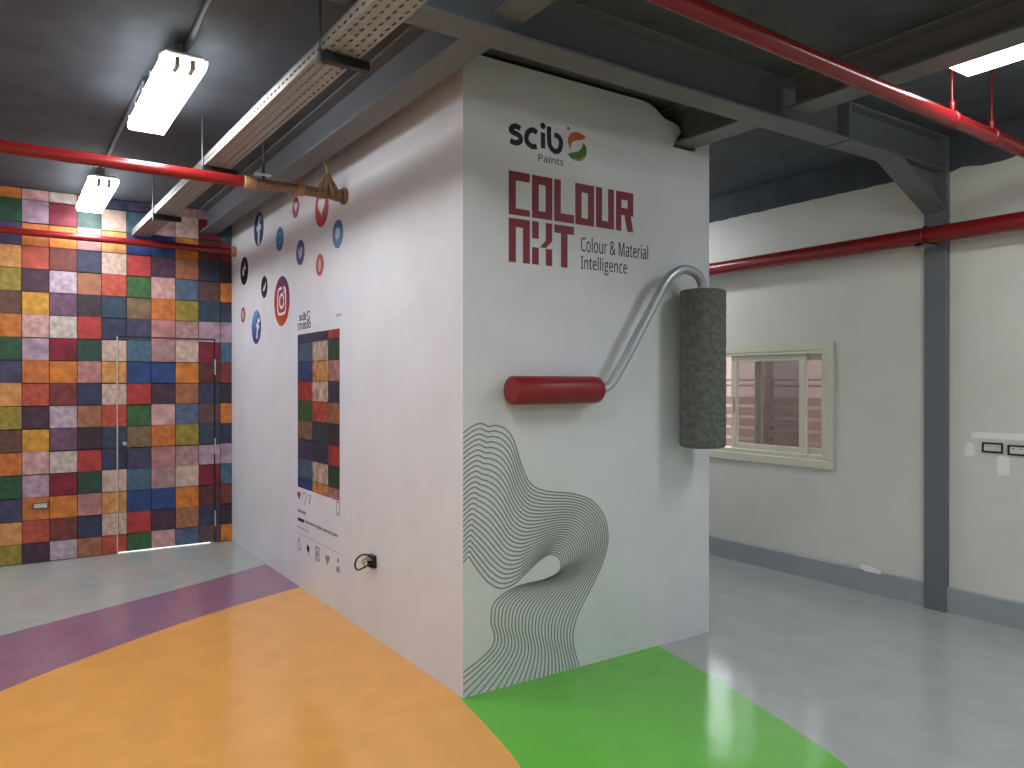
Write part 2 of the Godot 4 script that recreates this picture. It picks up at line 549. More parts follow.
# ---- coloured blocks
const BLOCK_COLORS := {
	"orange": Color(0.76, 0.42, 0.17), "green": Color(0.14, 0.30, 0.19), "indigo": Color(0.24, 0.22, 0.33), "amber": Color(0.80, 0.55, 0.30),
	"olive": Color(0.58, 0.50, 0.18), "brown": Color(0.38, 0.24, 0.20), "lilac": Color(0.68, 0.56, 0.63), "coral": Color(0.70, 0.28, 0.20),
	"plum": Color(0.26, 0.15, 0.22), "yellow": Color(0.80, 0.57, 0.17), "blush": Color(0.78, 0.60, 0.58), "crimson": Color(0.47, 0.07, 0.16),
	"gold": Color(0.80, 0.46, 0.15), "russet": Color(0.45, 0.19, 0.17), "pale": Color(0.72, 0.64, 0.69), "violet": Color(0.41, 0.28, 0.38),
	"ivory": Color(0.76, 0.70, 0.67), "forest": Color(0.13, 0.25, 0.21), "rose": Color(0.70, 0.47, 0.46), "navy": Color(0.17, 0.19, 0.30),
	"tan": Color(0.62, 0.39, 0.27), "ink": Color(0.19, 0.14, 0.18), "red": Color(0.68, 0.20, 0.19), "cream": Color(0.78, 0.67, 0.60),
	"teal": Color(0.15, 0.23, 0.30), "sea": Color(0.25, 0.38, 0.46), "blue": Color(0.13, 0.24, 0.46), "moss": Color(0.20, 0.36, 0.18),
	"khaki": Color(0.48, 0.38, 0.26), "mauve": Color(0.65, 0.50, 0.50), "steel": Color(0.30, 0.38, 0.48), "maroon": Color(0.33, 0.14, 0.14),
	"umber": Color(0.36, 0.24, 0.25)}
# from the row below the first cut one: six rows that repeat
const BLOCK_COLUMNS := [
	["lilac", "gold", "coral", "plum", "yellow", "blush"], ["crimson", "amber", "russet", "pale", "violet", "ivory"],
	["green", "indigo", "amber", "olive", "brown", "orange"],
	["lilac", "orange", "coral", "plum", "yellow", "blush"], ["crimson", "gold", "russet", "pale", "violet", "ivory"],
	["forest", "rose", "navy", "tan", "ink", "red"], ["cream", "amber", "cream", "coral", "teal", "navy"],
	["sea", "blue", "red", "moss", "khaki", "indigo"], ["mauve", "blue", "plum", "blush", "orange", "rose"],
	["cream", "gold", "tan", "steel", "olive", "mauve"], ["crimson", "maroon", "navy", "umber", "teal", "lilac"], ["sea", "russet", "ink", "gold", "navy", "lilac"]]
const BLOCK_EDGES := [-2.32, -2.12, -1.92, -1.72, -1.521, -1.312, -1.122, -0.921, -0.719, -0.511, -0.305, -0.108, 0.0]

func block_material(color: String, variant: int) -> StandardMaterial3D:
	var key := "block_%s_%d" % [color, variant]
	if not mats.has(key):
		var m := mat(key, BLOCK_COLORS[color].lightened(0.05) * 1.14, 0.55)
		mottled(m, noise_texture("block_grain_%d" % variant, 0.009 + 0.004 * variant, Color(0.72, 0.70, 0.70), Color(1.0, 1.0, 1.0), 6), 1.6)
		m.uv1_offset = Vector3(0.37, 0.61, 0.13) * (hash(color) % 17)
	return mats[key]

func block_wall() -> void:
	var st := tool()
	box(st, Vector3(LEFT_WALL, 0, BACK_WALL - 0.2), Vector3(-1.0, CEILING, BACK_WALL - 0.012))
	box(st, Vector3(-0.157, 0, BACK_WALL - 0.2), Vector3(RIGHT_WALL + 0.2, CEILING, BACK_WALL - 0.012))
	box(st, Vector3(-1.0, 1.962, BACK_WALL - 0.2), Vector3(-0.157, CEILING, BACK_WALL - 0.012))
	var wall := struct(obj("wall_back", st, mats.joint), "wall covered with rows of coloured square blocks")
	st = tool()
	box(st, Vector3(-0.993, 0.012, BACK_WALL - 0.06), Vector3(-0.164, 1.955, BACK_WALL - 0.012))
	var door := struct(obj("door_1", st, mats.joint), "door covered with the same coloured blocks as its wall")
	var rng := RandomNumberGenerator.new()
	rng.seed = 5
	var cube := BoxMesh.new()
	cube.size = Vector3.ONE
	var row_h := 0.1955
	var cells := []
	for c in BLOCK_COLUMNS.size():
		for r in range(-1, 17):
			var y1 := minf(3.104 - r * row_h + rng.randf_range(-0.006, 0.006), 3.195)
			var y0 := maxf(3.104 - (r + 1) * row_h, 0.004)
			var color: String = BLOCK_COLUMNS[c][posmod(r, 6)]
			cells.append([BLOCK_EDGES[c], BLOCK_EDGES[c + 1], y0, y1, color, rng.randi() % 3, rng.randf_range(0.0, 0.007)])
	# plain continuation of the rows to the left, outside the picture
	for k in 14:
		for r in range(-1, 17):
			var x1 := -2.32 - k * 0.2
			var names: Array = BLOCK_COLUMNS[posmod(1 - k, 10)]
			cells.append([maxf(x1 - 0.2, LEFT_WALL), x1, maxf(3.104 - (r + 1) * row_h, 0.004), minf(3.104 - r * row_h, 3.195), names[posmod(r, 6)], rng.randi() % 3, 0.0])
	var door_rect := [-0.99, -0.167, 0.014, 1.952]
	var hole := [-1.003, -0.154, -0.01, 1.966]
	for a in cells:
		var g := 0.0028
		var x0: float = a[0] + g
		var x1: float = a[1] - g
		var y0: float = a[2] + g
		var y1: float = a[3] - g
		# on the door
		put_block(cube, a, maxf(x0, door_rect[0]), minf(x1, door_rect[1]), maxf(y0, door_rect[2]), minf(y1, door_rect[3]), door)
		# on the wall round it
		if x1 <= hole[0] or x0 >= hole[1] or y0 >= hole[3]:
			put_block(cube, a, x0, x1, y0, y1, wall)
			continue
		put_block(cube, a, x0, minf(x1, hole[0]), y0, y1, wall)
		put_block(cube, a, maxf(x0, hole[1]), x1, y0, y1, wall)
		put_block(cube, a, maxf(x0, hole[0]), minf(x1, hole[1]), maxf(y0, hole[3]), y1, wall)
	# pale edges of the door and its small handle
	st = tool()
	box(st, Vector3(-1.004, 0.0, BACK_WALL - 0.012), Vector3(-0.994, 1.965, BACK_WALL + 0.012))
	obj("edge_strip", st, mat("pale_strip", Color(0.80, 0.74, 0.66), 0.4), door)
	for y in [0.16, 0.86, 1.62]:
		st = tool()
		tube(st, [Vector3(-0.158, y, BACK_WALL + 0.008), Vector3(-0.158, y + 0.15, BACK_WALL + 0.008)], 0.007, 10)
		obj("hinge", st, mat("bright_metal", Color(0.80, 0.80, 0.80), 0.3, 0.6), door)
	st = tool()
	lathe(st, Vector3(-0.94, 0.99, BACK_WALL), Vector3.BACK, [Vector2(0, 0.0), Vector2(0.001, 0.02), Vector2(0.012, 0.02), Vector2(0.02, 0.01), Vector2(0.04, 0.012), Vector2(0.05, 0.017), Vector2(0.058, 0.012), Vector2(0.06, 0.0)], 16)
	obj("knob", st, mats.bright_metal, door)

func put_block(cube: Mesh, a: Array, x0: float, x1: float, y0: float, y1: float, parent: Node) -> void:
	if x1 - x0 < 0.008 or y1 - y0 < 0.008:
		return
	var depth: float = 0.012 + a[6]
	var o := place("block", cube, block_material(a[4], a[5]), parent)
	o.position = Vector3((x0 + x1) / 2, (y0 + y1) / 2, BACK_WALL - 0.012 + depth / 2)
	o.scale = Vector3(x1 - x0, y1 - y0, depth)

# ---- the white box room
func box_room() -> void:
	var t := Node3D.new()
	t.name = "wall_center"
	add_child(t)
	struct(t, "white box room with printed faces in the middle of the floor")
	var st := tool()
	box(st, Vector3(0, 0, BACK_WALL), Vector3(0.1, 3.17, -0.0125))
	obj("side_panel", st, mats.white_print, t)
	st = tool()
	box(st, Vector3(1.665, 0, BACK_WALL), Vector3(1.765, 3.17, -0.0125))
	obj("side_panel", st, mats.white_print, t)
	# front board, cut roughly round the beam that passes over it
	var p := PackedVector2Array()
	for q in [[0, 0], [1.765, 0], [1.765, 3.17], [1.66, 3.172], [1.64, 2.95], [1.449, 2.952], [1.452, 2.962], [1.483, 3.0055], [1.515, 3.045], [1.506, 3.072], [1.4915, 3.0849], [1.4407, 3.0991], [1.3824, 3.1056], [1.3412, 3.127], [1.3004, 3.154], [1.2441, 3.1716], [1.18, 3.176], [0, 3.17]]:
		p.append(Vector2(q[0], q[1]))
	st = tool()
	flat(st, [p], Vector3(0, 0, -0.0125), Vector3.RIGHT, Vector3.UP, 0.0125)
	obj("front_panel", st, mats.white_print, t)
	st = tool()
	box(st, Vector3(0.1, 0, -0.11), Vector3(1.665, 2.93, -0.0125))
	obj("front_core", st, mats.white_print, t)

# ---- steel
func i_beam(called: String, a: Vector3, b: Vector3, across: Vector3, width: float, parent: Node, deep := 0.23) -> void:
	# a and b lie on the middle of the lower flange's underside
	var st := tool()
	var dir := (b - a).normalized()
	var span := func(lo: Vector2, hi: Vector2):
		var c := []
		for e in [a, b]:
			for q in [Vector2(lo.x, lo.y), Vector2(hi.x, lo.y), Vector2(hi.x, hi.y), Vector2(lo.x, hi.y)]:
				c.append(e + across * q.x + Vector3.UP * q.y)
		st.set_smooth_group(-1)
		for k in 4:
			var n := (k + 1) % 4
			quad(st, c[k], c[n], c[n + 4], c[k + 4])
		quad(st, c[3], c[2], c[1], c[0])
		quad(st, c[4], c[5], c[6], c[7])
	span.call(Vector2(-width / 2, 0), Vector2(width / 2, 0.012))
	span.call(Vector2(-0.005, 0.012), Vector2(0.005, deep - 0.012))
	span.call(Vector2(-width / 2, deep - 0.012), Vector2(width / 2, deep))
	obj(called, st, mats.steel_paint, parent)

func steel_frame() -> void:
	var t := thing("portal_frame", "dark grey steel column at right with its haunched ceiling beam", "steel frame", Vector3(3.38, 0, 0.555))
	t.position = Vector3.ZERO
	# column: a flange face a little proud of the wall
	var st := tool()
	chamfered(st, Vector3(3.378, 0.0, 0.482), Vector3(3.43, 3.2, 0.632), 0.004)
	obj("column", st, mats.steel_paint, t)
	i_beam("rafter", Vector3(LEFT_WALL, 2.97, 0.555), Vector3(3.378, 2.97, 0.555), Vector3.BACK, 0.15, t)
	# haunch: a sloping lower flange and its web
	st = tool()
	var h := PackedVector2Array([Vector2(2.80, 2.972), Vector2(3.378, 2.972), Vector2(3.378, 2.70)])
	flat(st, [h], Vector3(0, 0, 0.55), Vector3.RIGHT, Vector3.UP, 0.01)
	var fl := PackedVector2Array([Vector2(2.79, 2.974), Vector2(2.84, 2.974), Vector2(3.378, 2.722), Vector2(3.378, 2.70)])
	flat(st, [fl], Vector3(0, 0, 0.48), Vector3.RIGHT, Vector3.UP, 0.15)
	obj("haunch", st, mats.steel_paint, t)
	st = tool()
	box(st, Vector3(2.245, 2.962, 0.475), Vector3(2.265, 3.2, 0.635))
	obj("splice_plate", st, mats.steel_paint, t)
	for x in [2.23, 2.28]:
		for z in [0.505, 0.605]:
			st = tool()
			lathe(st, Vector3(x, 2.985, z), Vector3.RIGHT if x > 2.25 else Vector3.LEFT, [Vector2(-0.016, 0.011), Vector2(0.0, 0.011), Vector2(0.0, 0.0)], 6)
			obj("bolt", st, mats.steel_paint, t)
	var b1 := thing("ceiling_beam", "dark grey steel beam along the top of the white box's left face", "beam")
	i_beam("beam", Vector3(-0.221, 2.97, 0.478), Vector3(-0.221, 2.97, BACK_WALL), Vector3.RIGHT, 0.152, b1)
	i_beam("beam", Vector3(-0.16, 3.03, 0.632), Vector3(-0.16, 3.03, REAR_WALL), Vector3.RIGHT, 0.145, b1, 0.17)
	var b2 := thing("ceiling_beam", "dark grey steel beam crossing above the front right corner of the box", "beam")
	i_beam("beam", Vector3(1.545, 2.97, 0.478), Vector3(1.545, 2.97, BACK_WALL), Vector3.RIGHT, 0.17, b2)
	i_beam("beam", Vector3(1.745, 3.03, 0.632), Vector3(1.745, 3.03, REAR_WALL), Vector3.RIGHT, 0.175, b2, 0.17)

# ---- window
func window_and_yard() -> void:
	var t := Node3D.new()
	t.name = "window_1"
	add_child(t)
	struct(t, "cream aluminium sliding window partly hidden by the giant roller")
	var m: Material = mats.window_cream
	var X := RIGHT_WALL
	var ring := func(called: String, x0: float, x1: float, z0: float, z1: float, y0: float, y1: float, w: float, c: float) -> void:
		var st := tool()
		chamfered(st, Vector3(x0, y0, z0), Vector3(x1, y0 + w, z1), c)
		chamfered(st, Vector3(x0, y1 - w, z0), Vector3(x1, y1, z1), c)
		chamfered(st, Vector3(x0, y0 + w, z0), Vector3(x1, y1 - w, z0 + w), c)
		chamfered(st, Vector3(x0, y0 + w, z1 - w), Vector3(x1, y1 - w, z1), c)
		obj(called, st, m, t)
	ring.call("architrave", X - 0.02, X, -1.795, -0.215, 0.872, 1.868, 0.07, 0.005)
	ring.call("window_frame", X - 0.012, X + 0.11, -1.74, -0.262, 0.922, 1.828, 0.055, 0.004)
	ring.call("sash", X + 0.012, X + 0.04, -1.215, -0.475, 0.962, 1.785, 0.062, 0.004)
	ring.call("sash", X + 0.055, X + 0.083, -1.0, -0.302, 0.962, 1.785, 0.062, 0.004)
	var glass := mat("tinted_pane", Color(0.45, 0.36, 0.34, 0.34), 0.05)
	glass.transparency = BaseMaterial3D.TRANSPARENCY_ALPHA
	for g in [[X + 0.024, -1.155, -0.535], [X + 0.067, -0.94, -0.362]]:
		var st := tool()
		box(st, Vector3(g[0], 1.022, g[1]), Vector3(g[0] + 0.004, 1.725, g[2]))
		obj("pane", st, glass, t)
	var st := tool()
	chamfered(st, Vector3(X, 1.30, -1.20), Vector3(X + 0.014, 1.42, -1.18), 0.004)
	obj("latch", st, m, t)
	# yard outside: ground, a pinkish wall and a slatted fence
	st = tool()
	box(st, Vector3(RIGHT_WALL + 0.2, -0.3, -9.0), Vector3(12.0, -0.1, 6.0))
	tag(obj("yard_ground", st, mat("yard_concrete", Color(0.62, 0.58, 0.54), 0.9)), "pale concrete yard outside the window", "ground")
	st = tool()
	box(st, Vector3(6.4, -0.1, -8.0), Vector3(6.6, 2.3, 4.0))
	tag(obj("yard_wall", st, mat("pink_render", Color(0.74, 0.645, 0.615), 0.9)), "pale pink wall outside, seen through the window", "wall")
	var fence := thing("slatted_fence", "brownish slatted fence outside, seen through the lower window", "fence", Vector3(5.6, -0.1, -2.6))
	var wood := mat("fence_wood", Color(0.56, 0.455, 0.425), 0.8)
	for k in 11:
		st = tool()
		chamfered(st, Vector3(0, 0.08 + k * 0.13, -1.15), Vector3(0.025, 0.175 + k * 0.13, 2.4), 0.004)
		obj("slat", st, wood, fence)
	for z in [-1.1, 0.1, 1.2, 2.3]:
		st = tool()
		chamfered(st, Vector3(0.025, 0, z - 0.04), Vector3(0.09, 2.0, z + 0.04), 0.004)
		obj("post", st, wood, fence)
	for y in [1.61, 1.68]:
		st = tool()
		tube(st, [Vector3(0.05, y, -1.15), Vector3(0.05, y, 2.4)], 0.014, 8)
		obj("rail", st, wood, fence)

# ---- pipes
func pipe_run(parent: Node, called: String, a: Vector3, b: Vector3, r: float, m: Material) -> void:
	var st := tool()
	tube(st, [a, b], r, 24)
	obj(called, st, m, parent)

func collar(parent: Node, called: String, c: Vector3, axis: Vector3, r: float, w: float, m: Material) -> void:
	var st := tool()
	lathe(st, c, axis, [Vector2(-w / 2, r * 0.8), Vector2(-w / 2, r), Vector2(-w / 2 + 0.004, r + 0.004), Vector2(w / 2 - 0.004, r + 0.004), Vector2(w / 2, r), Vector2(w / 2, r * 0.8)], 24)
	obj(called, st, m, parent)

func pipes() -> void:
	var red: Material = mats.red_pipe_paint
	var bare: Material = mats.bare_pipe
	# upper left pipe: red, its last stretch bare
	var t := thing("fire_pipe", "red pipe under the ceiling at left with a bare rusty end at the box", "pipe", Vector3.ZERO, "red fire pipes")
	var y := 2.765
	var z := -1.515
	pipe_run(t, "red_run", Vector3(LEFT_WALL, y, z), Vector3(-0.655, y, z), 0.034, red)
	pipe_run(t, "bare_run", Vector3(-0.655, y, z), Vector3(0.0, y, z), 0.032, bare)
	collar(t, "coupling", Vector3(-0.615, y, z), Vector3.RIGHT, 0.037, 0.07, mat("primer", Color(0.66, 0.48, 0.36), 0.6))
	collar(t, "coupling", Vector3(-0.30, y, z), Vector3.RIGHT, 0.034, 0.05, mats.primer)
	collar(t, "wall_flange", Vector3(-0.012, y, z), Vector3.RIGHT, 0.05, 0.025, bare)
	collar(t, "coupling", Vector3(-0.05, y, z), Vector3.RIGHT, 0.036, 0.05, bare)
	var knot := Vector3(-0.125, y, z)
	var st := tool()
	for sgn in [-1, 1]:
		tube(st, [Vector3(sgn * 0.055, -0.01, 0.03), Vector3(sgn * 0.045, 0.045, 0.012), Vector3(sgn * 0.014, 0.10, 0.0), Vector3(0.0, 0.125, 0.0)], 0.017, 8)
		tube(st, [Vector3(sgn * 0.03, -0.035, 0.012), Vector3(sgn * 0.025, 0.0, 0.036), Vector3(sgn * 0.01, 0.06, 0.018), Vector3(0.0, 0.12, 0.0)], 0.016, 8)
		tube(st, [Vector3(sgn * 0.05, -0.01, -0.03), Vector3(sgn * 0.03, 0.05, -0.012), Vector3(0.0, 0.115, 0.0)], 0.011, 8)
	var s := obj("strap", st, mat("strap", Color(0.52, 0.43, 0.33), 0.9), t)
	s.position = knot
	s.set_meta("label", "frayed tan strap tied round the pipe")
	st = tool()
	tube(st, smooth([Vector3(0, 0.115, 0), Vector3(-0.004, 0.16, 0.0), Vector3(-0.016, 0.19, 0.0), Vector3(-0.035, 0.215, 0.0)], 4), 0.006, 8)
	obj("loose_end", st, mat("pale_cord", Color(0.66, 0.61, 0.47), 0.9), s)
	var h := Node3D.new()
	h.name = "hanger"
	h.set_meta("label", "small hanger with a white clip")
	t.add_child(h, true)
	h.position = Vector3(-0.53, y, z)
	st = tool()
	tube(st, [Vector3(0, 0.075, 0), Vector3(0, CEILING - y - 0.001, 0)], 0.006, 8)
	obj("rod", st, mats.black_steel, h)
	st = tool()
	chamfered(st, Vector3(-0.055, 0.05, -0.018), Vector3(0.045, 0.066, 0.018), 0.004)
	obj("clip", st, mat("white_plastic", Color(0.86, 0.86, 0.84), 0.4), h)
	st = tool()
	tube(st, [Vector3(0, 0.033, 0), Vector3(0, 0.08, 0)], 0.009, 8)
	obj("stem", st, mats.black_steel, h)
	# lower left pipe in front of the block wall
	t = thing("fire_pipe", "thin red pipe running in front of the coloured block wall", "pipe", Vector3.ZERO, "red fire pipes")
	pipe_run(t, "red_run", Vector3(LEFT_WALL, 2.80, -4.30), Vector3(-0.03, 2.80, -4.30), 0.03, red)
	collar(t, "wall_end", Vector3(-0.02, 2.80, -4.30), Vector3.RIGHT, 0.045, 0.05, mats.primer)
	# upper right pipe
	t = thing("fire_pipe", "glossy red pipe sloping across the upper right, under the ceiling beams", "pipe", Vector3.ZERO, "red fire pipes")
	var at := func(x: float) -> Vector3: return Vector3(x, 2.899 - 0.021 * (x - 0.236), 1.3)
	pipe_run(t, "red_run", at.call(-0.45), at.call(RIGHT_WALL), 0.037, red)
	st = tool()
	tube(st, smooth([at.call(-0.44), at.call(-0.50) + Vector3(0, 0.004, 0), at.call(-0.545) + Vector3(0, 0.05, 0), at.call(-0.55) + Vector3(0, 0.1, 0), Vector3(-0.55, CEILING, 1.3)], 4), 0.037, 24)
	obj("riser", st, red, t)
	for x in [2.06, 2.48]:
		collar(t, "clamp", at.call(x), Vector3.RIGHT, 0.039, 0.03, red)
		st = tool()
		tube(st, [at.call(x) + Vector3(0, 0.036, 0), Vector3(x, CEILING, 1.3)], 0.006, 8)
		obj("rod", st, red, t)
		st = tool()
		lathe(st, at.call(x) + Vector3(0, 0.036, 0), Vector3.UP, [Vector2(0, 0.012), Vector2(0.02, 0.014), Vector2(0.035, 0.016), Vector2(0.05, 0.014), Vector2(0.06, 0.006)], 10)
		obj("nut", st, red, t)
	# lower right pipe along the window wall
	t = thing("fire_pipe", "thick red pipe along the window wall, passing in front of the column", "pipe", Vector3.ZERO, "red fire pipes")
	pipe_run(t, "red_run", Vector3(3.28, 2.533, BACK_WALL), Vector3(3.28, 2.533, REAR_WALL), 0.056, red)
	st = tool()
	chamfered(st, Vector3(3.19, 2.455, 0.515), Vector3(3.377, 2.475, 0.575), 0.003)
	chamfered(st, Vector3(3.19, 2.44, 0.515), Vector3(3.205, 2.475, 0.575), 0.003)
	obj("bracket", st, mats.steel_paint, t)
	st = tool()
	var u := []
	for k in 13:
		var a := PI * k / 12
		u.append(Vector3(3.28 - cos(a) * 0.062, 2.533 + sin(a) * 0.062, 0.545))
	u.push_front(Vector3(3.218, 2.45, 0.545))
	u.append(Vector3(3.342, 2.45, 0.545))
	tube(st, u, 0.005, 8)
	obj("u_bolt", st, red, t)
	# conduits on the ceiling
	for c in [[[-1.225, -1.3], [-1.225, -3.3], "thin dark conduit on the ceiling between the two left lamps"], [[-1.11, -0.9], [-1.15, 0.44], "thin dark conduit on the ceiling on the near side of the large left lamp"]]:
		var o := thing("conduit", c[2], "conduit")
		st = tool()
		tube(st, [Vector3(c[0][0], CEILING - 0.015, c[0][1]), Vector3(c[1][0], CEILING - 0.015, c[1][1])], 0.013, 10)
		obj("conduit_run", st, mats.steel_paint, o)

# ---- cable tray
func cable_tray() -> void:
	var t := thing("cable_tray", "perforated galvanised cable tray hanging along the ceiling at left", "cable tray", Vector3(-0.880, 2.88, BACK_WALL))
	t.rotation.y = atan(0.0873 / 5.2)
	var w := 0.155
	var length := 10.0
	var th := 0.002
	var rows := 4
	var pitch := 0.055
	var slot := 0.028
	var slot_w := 0.0095
	var st := tool()
	# floor of the tray: strips between the slot rows, and bridges between the slots of a row
	var gap := w / rows
	var n := int(length / pitch)
	box(st, Vector3(0, 0, 0), Vector3(gap / 2 - slot_w / 2, th, length))
	box(st, Vector3(w - gap / 2 + slot_w / 2, 0, 0), Vector3(w, th, length))
	for r in rows:
		var c := gap * (r + 0.5)
		if r < rows - 1:
			box(st, Vector3(c + slot_w / 2, 0, 0), Vector3(c + gap - slot_w / 2, th, length))
		var shift := (r % 2) * pitch / 2
		for k in n:
			var z0 := k * pitch + shift
			box(st, Vector3(c - slot_w / 2, 0, z0), Vector3(c + slot_w / 2, th, z0 + pitch - slot))
	obj("tray_floor", st, mats.galvanised, t)
	for side in 2:
		st = tool()
		var x0 := 0.0 if side == 0 else w - th
		box(st, Vector3(x0, 0.002, 0), Vector3(x0 + th, 0.020, length))
		box(st, Vector3(x0, 0.030, 0), Vector3(x0 + th, 0.052, length))
		for k in n:
			box(st, Vector3(x0, 0.020, k * pitch), Vector3(x0 + th, 0.030, k * pitch + pitch - slot))
		box(st, Vector3(x0 + (0.0 if side == 0 else -0.012), 0.050, 0), Vector3(x0 + th + (0.012 if side == 0 else 0.0), 0.052, length))
		obj("tray_side", st, mats.galvanised, t)
	st = tool()  # unseen cover, added to keep light out so the slots look dark
	box(st, Vector3(-0.002, 0.0525, 0), Vector3(w + 0.002, 0.0545, length))
	obj("added_tray_cover", st, mats.galvanised, t)
	for z in [1.10, 2.73, 4.70, 6.3, 8.0]:
		st = tool()
		chamfered(st, Vector3(-0.012, -0.042, z - 0.021), Vector3(w + 0.045, -0.002, z + 0.021), 0.004)
		obj("bracket", st, mats.black_steel, t)
		st = tool()
		tube(st, [Vector3(-0.008, -0.055, z), Vector3(-0.008, CEILING - 2.88, z)], 0.005, 8)
		obj("rod", st, mat("rod_steel", Color(0.45, 0.45, 0.45), 0.4, 0.5), t)
		st = tool()
		lathe(st, Vector3(-0.008, -0.002, z), Vector3.UP, [Vector2(0, 0.011), Vector2(0.009, 0.011), Vector2(0.009, 0.0)], 6)
		obj("nut", st, mats.rod_steel, t)

# ---- the giant paint roller
func big_roller() -> void:
	var t := thing("paint_roller", "giant paint roller with red handle and grey fluffy sleeve on white wall", "paint roller")
	var st := tool()
	lathe(st, Vector3(0.222, 1.508, 0.088), Vector3.RIGHT, [Vector2(0, 0), Vector2(0, 0.062), Vector2(0.003, 0.068), Vector2(0.009, 0.072), Vector2(0.30, 0.073), Vector2(0.53, 0.072), Vector2(0.557, 0.069), Vector2(0.569, 0.06), Vector2(0.573, 0.04), Vector2(0.573, 0)], 48)
	obj("handle", st, mottled(mat("handle_red", Color(0.54, 0.115, 0.13), 0.42), mats.soft_mottle, 2.0), t)
	st = tool()
	var path := smooth([Vector3(0.76, 1.508, 0.088), Vector3(0.80, 1.509, 0.09), Vector3(0.845, 1.524, 0.095), Vector3(0.885, 1.56, 0.10), Vector3(0.958, 1.668, 0.112), Vector3(1.066, 1.836, 0.12), Vector3(1.178, 2.006, 0.128), Vector3(1.232, 2.096, 0.134), Vector3(1.298, 2.163, 0.142), Vector3(1.385, 2.198, 0.15), Vector3(1.467, 2.182, 0.157), Vector3(1.51, 2.14, 0.162), Vector3(1.522, 2.08, 0.165), Vector3(1.522, 1.95, 0.165)], 5)
	tube(st, path, 0.027, 20)
	obj("rod", st, mat("rod_silver", Color(0.72, 0.74, 0.76), 0.32, 0.45), t)
	# sleeve: a round, napped cover with soft rims
	st = tool()
	st.set_smooth_group(1)
	var noise := FastNoiseLite.new()
	noise.seed = 3
	noise.frequency = 14.0
	noise.fractal_octaves = 4
	var fine := FastNoiseLite.new()
	fine.seed = 8
	fine.frequency = 90.0
	var c := Vector3(1.522, 1.165, 0.165)
	var hgt := 0.925
	var prof := [Vector2(0.006, 0.0), Vector2(0.004, 0.06), Vector2(0.004, 0.105)]
	for k in 5:
		var a := PI / 2 * k / 4
		prof.append(Vector2(0.024 - cos(a) * 0.02, 0.112 + sin(a) * 0.02))
	for k in 130:
		prof.append(Vector2(lerpf(0.026, hgt - 0.026, k / 129.0), 0.132))
	for k in 5:
		var a := PI / 2 * k / 4
		prof.append(Vector2(hgt - 0.024 + sin(a) * 0.02, 0.112 + cos(a) * 0.02))
	prof.append(Vector2(hgt - 0.004, 0.105))
	prof.append(Vector2(hgt - 0.004, 0.05))
	prof.append(Vector2(hgt - 0.006, 0.0))
	var sides := 150
	var grid := []
	for p in prof:
		var ring := []
		for k in sides:
			var a := TAU * k / sides
			var v := Vector3(cos(a) * p.y, p.x, sin(a) * p.y)
			var push := 0.0028 * noise.get_noise_3dv(v) + 0.0032 * fine.get_noise_3dv(v)
			ring.append(c + v + Vector3(cos(a), 0, sin(a)) * (push if p.y > 0.1 else 0.0))
		grid.append(ring)
	for i in prof.size() - 1:
		for k in sides:
			var n := (k + 1) % sides
			quad(st, grid[i][n], grid[i][k], grid[i + 1][k], grid[i + 1][n])
	var nap := mottled(mat("grey_nap", Color(0.47, 0.48, 0.47), 1.0), noise_texture("nap_mottle", 0.02, Color(0.62, 0.62, 0.62), Color(1, 1, 1), 5), 2.2)
	nap.rim_enabled = true
	nap.rim = 0.3
	obj("sleeve", st, nap, t)
	for y in [1.35, 1.9]:
		st = tool()
		tube(st, [Vector3(1.522, y, 0.001), Vector3(1.522, y, 0.10)], 0.018, 12)
		obj("standoff", st, mats.rod_silver, t)
	st = tool()
	tube(st, [Vector3(0.5, 1.508, 0.001), Vector3(0.5, 1.508, 0.06)], 0.018, 12)
	obj("standoff", st, mats.rod_silver, t)

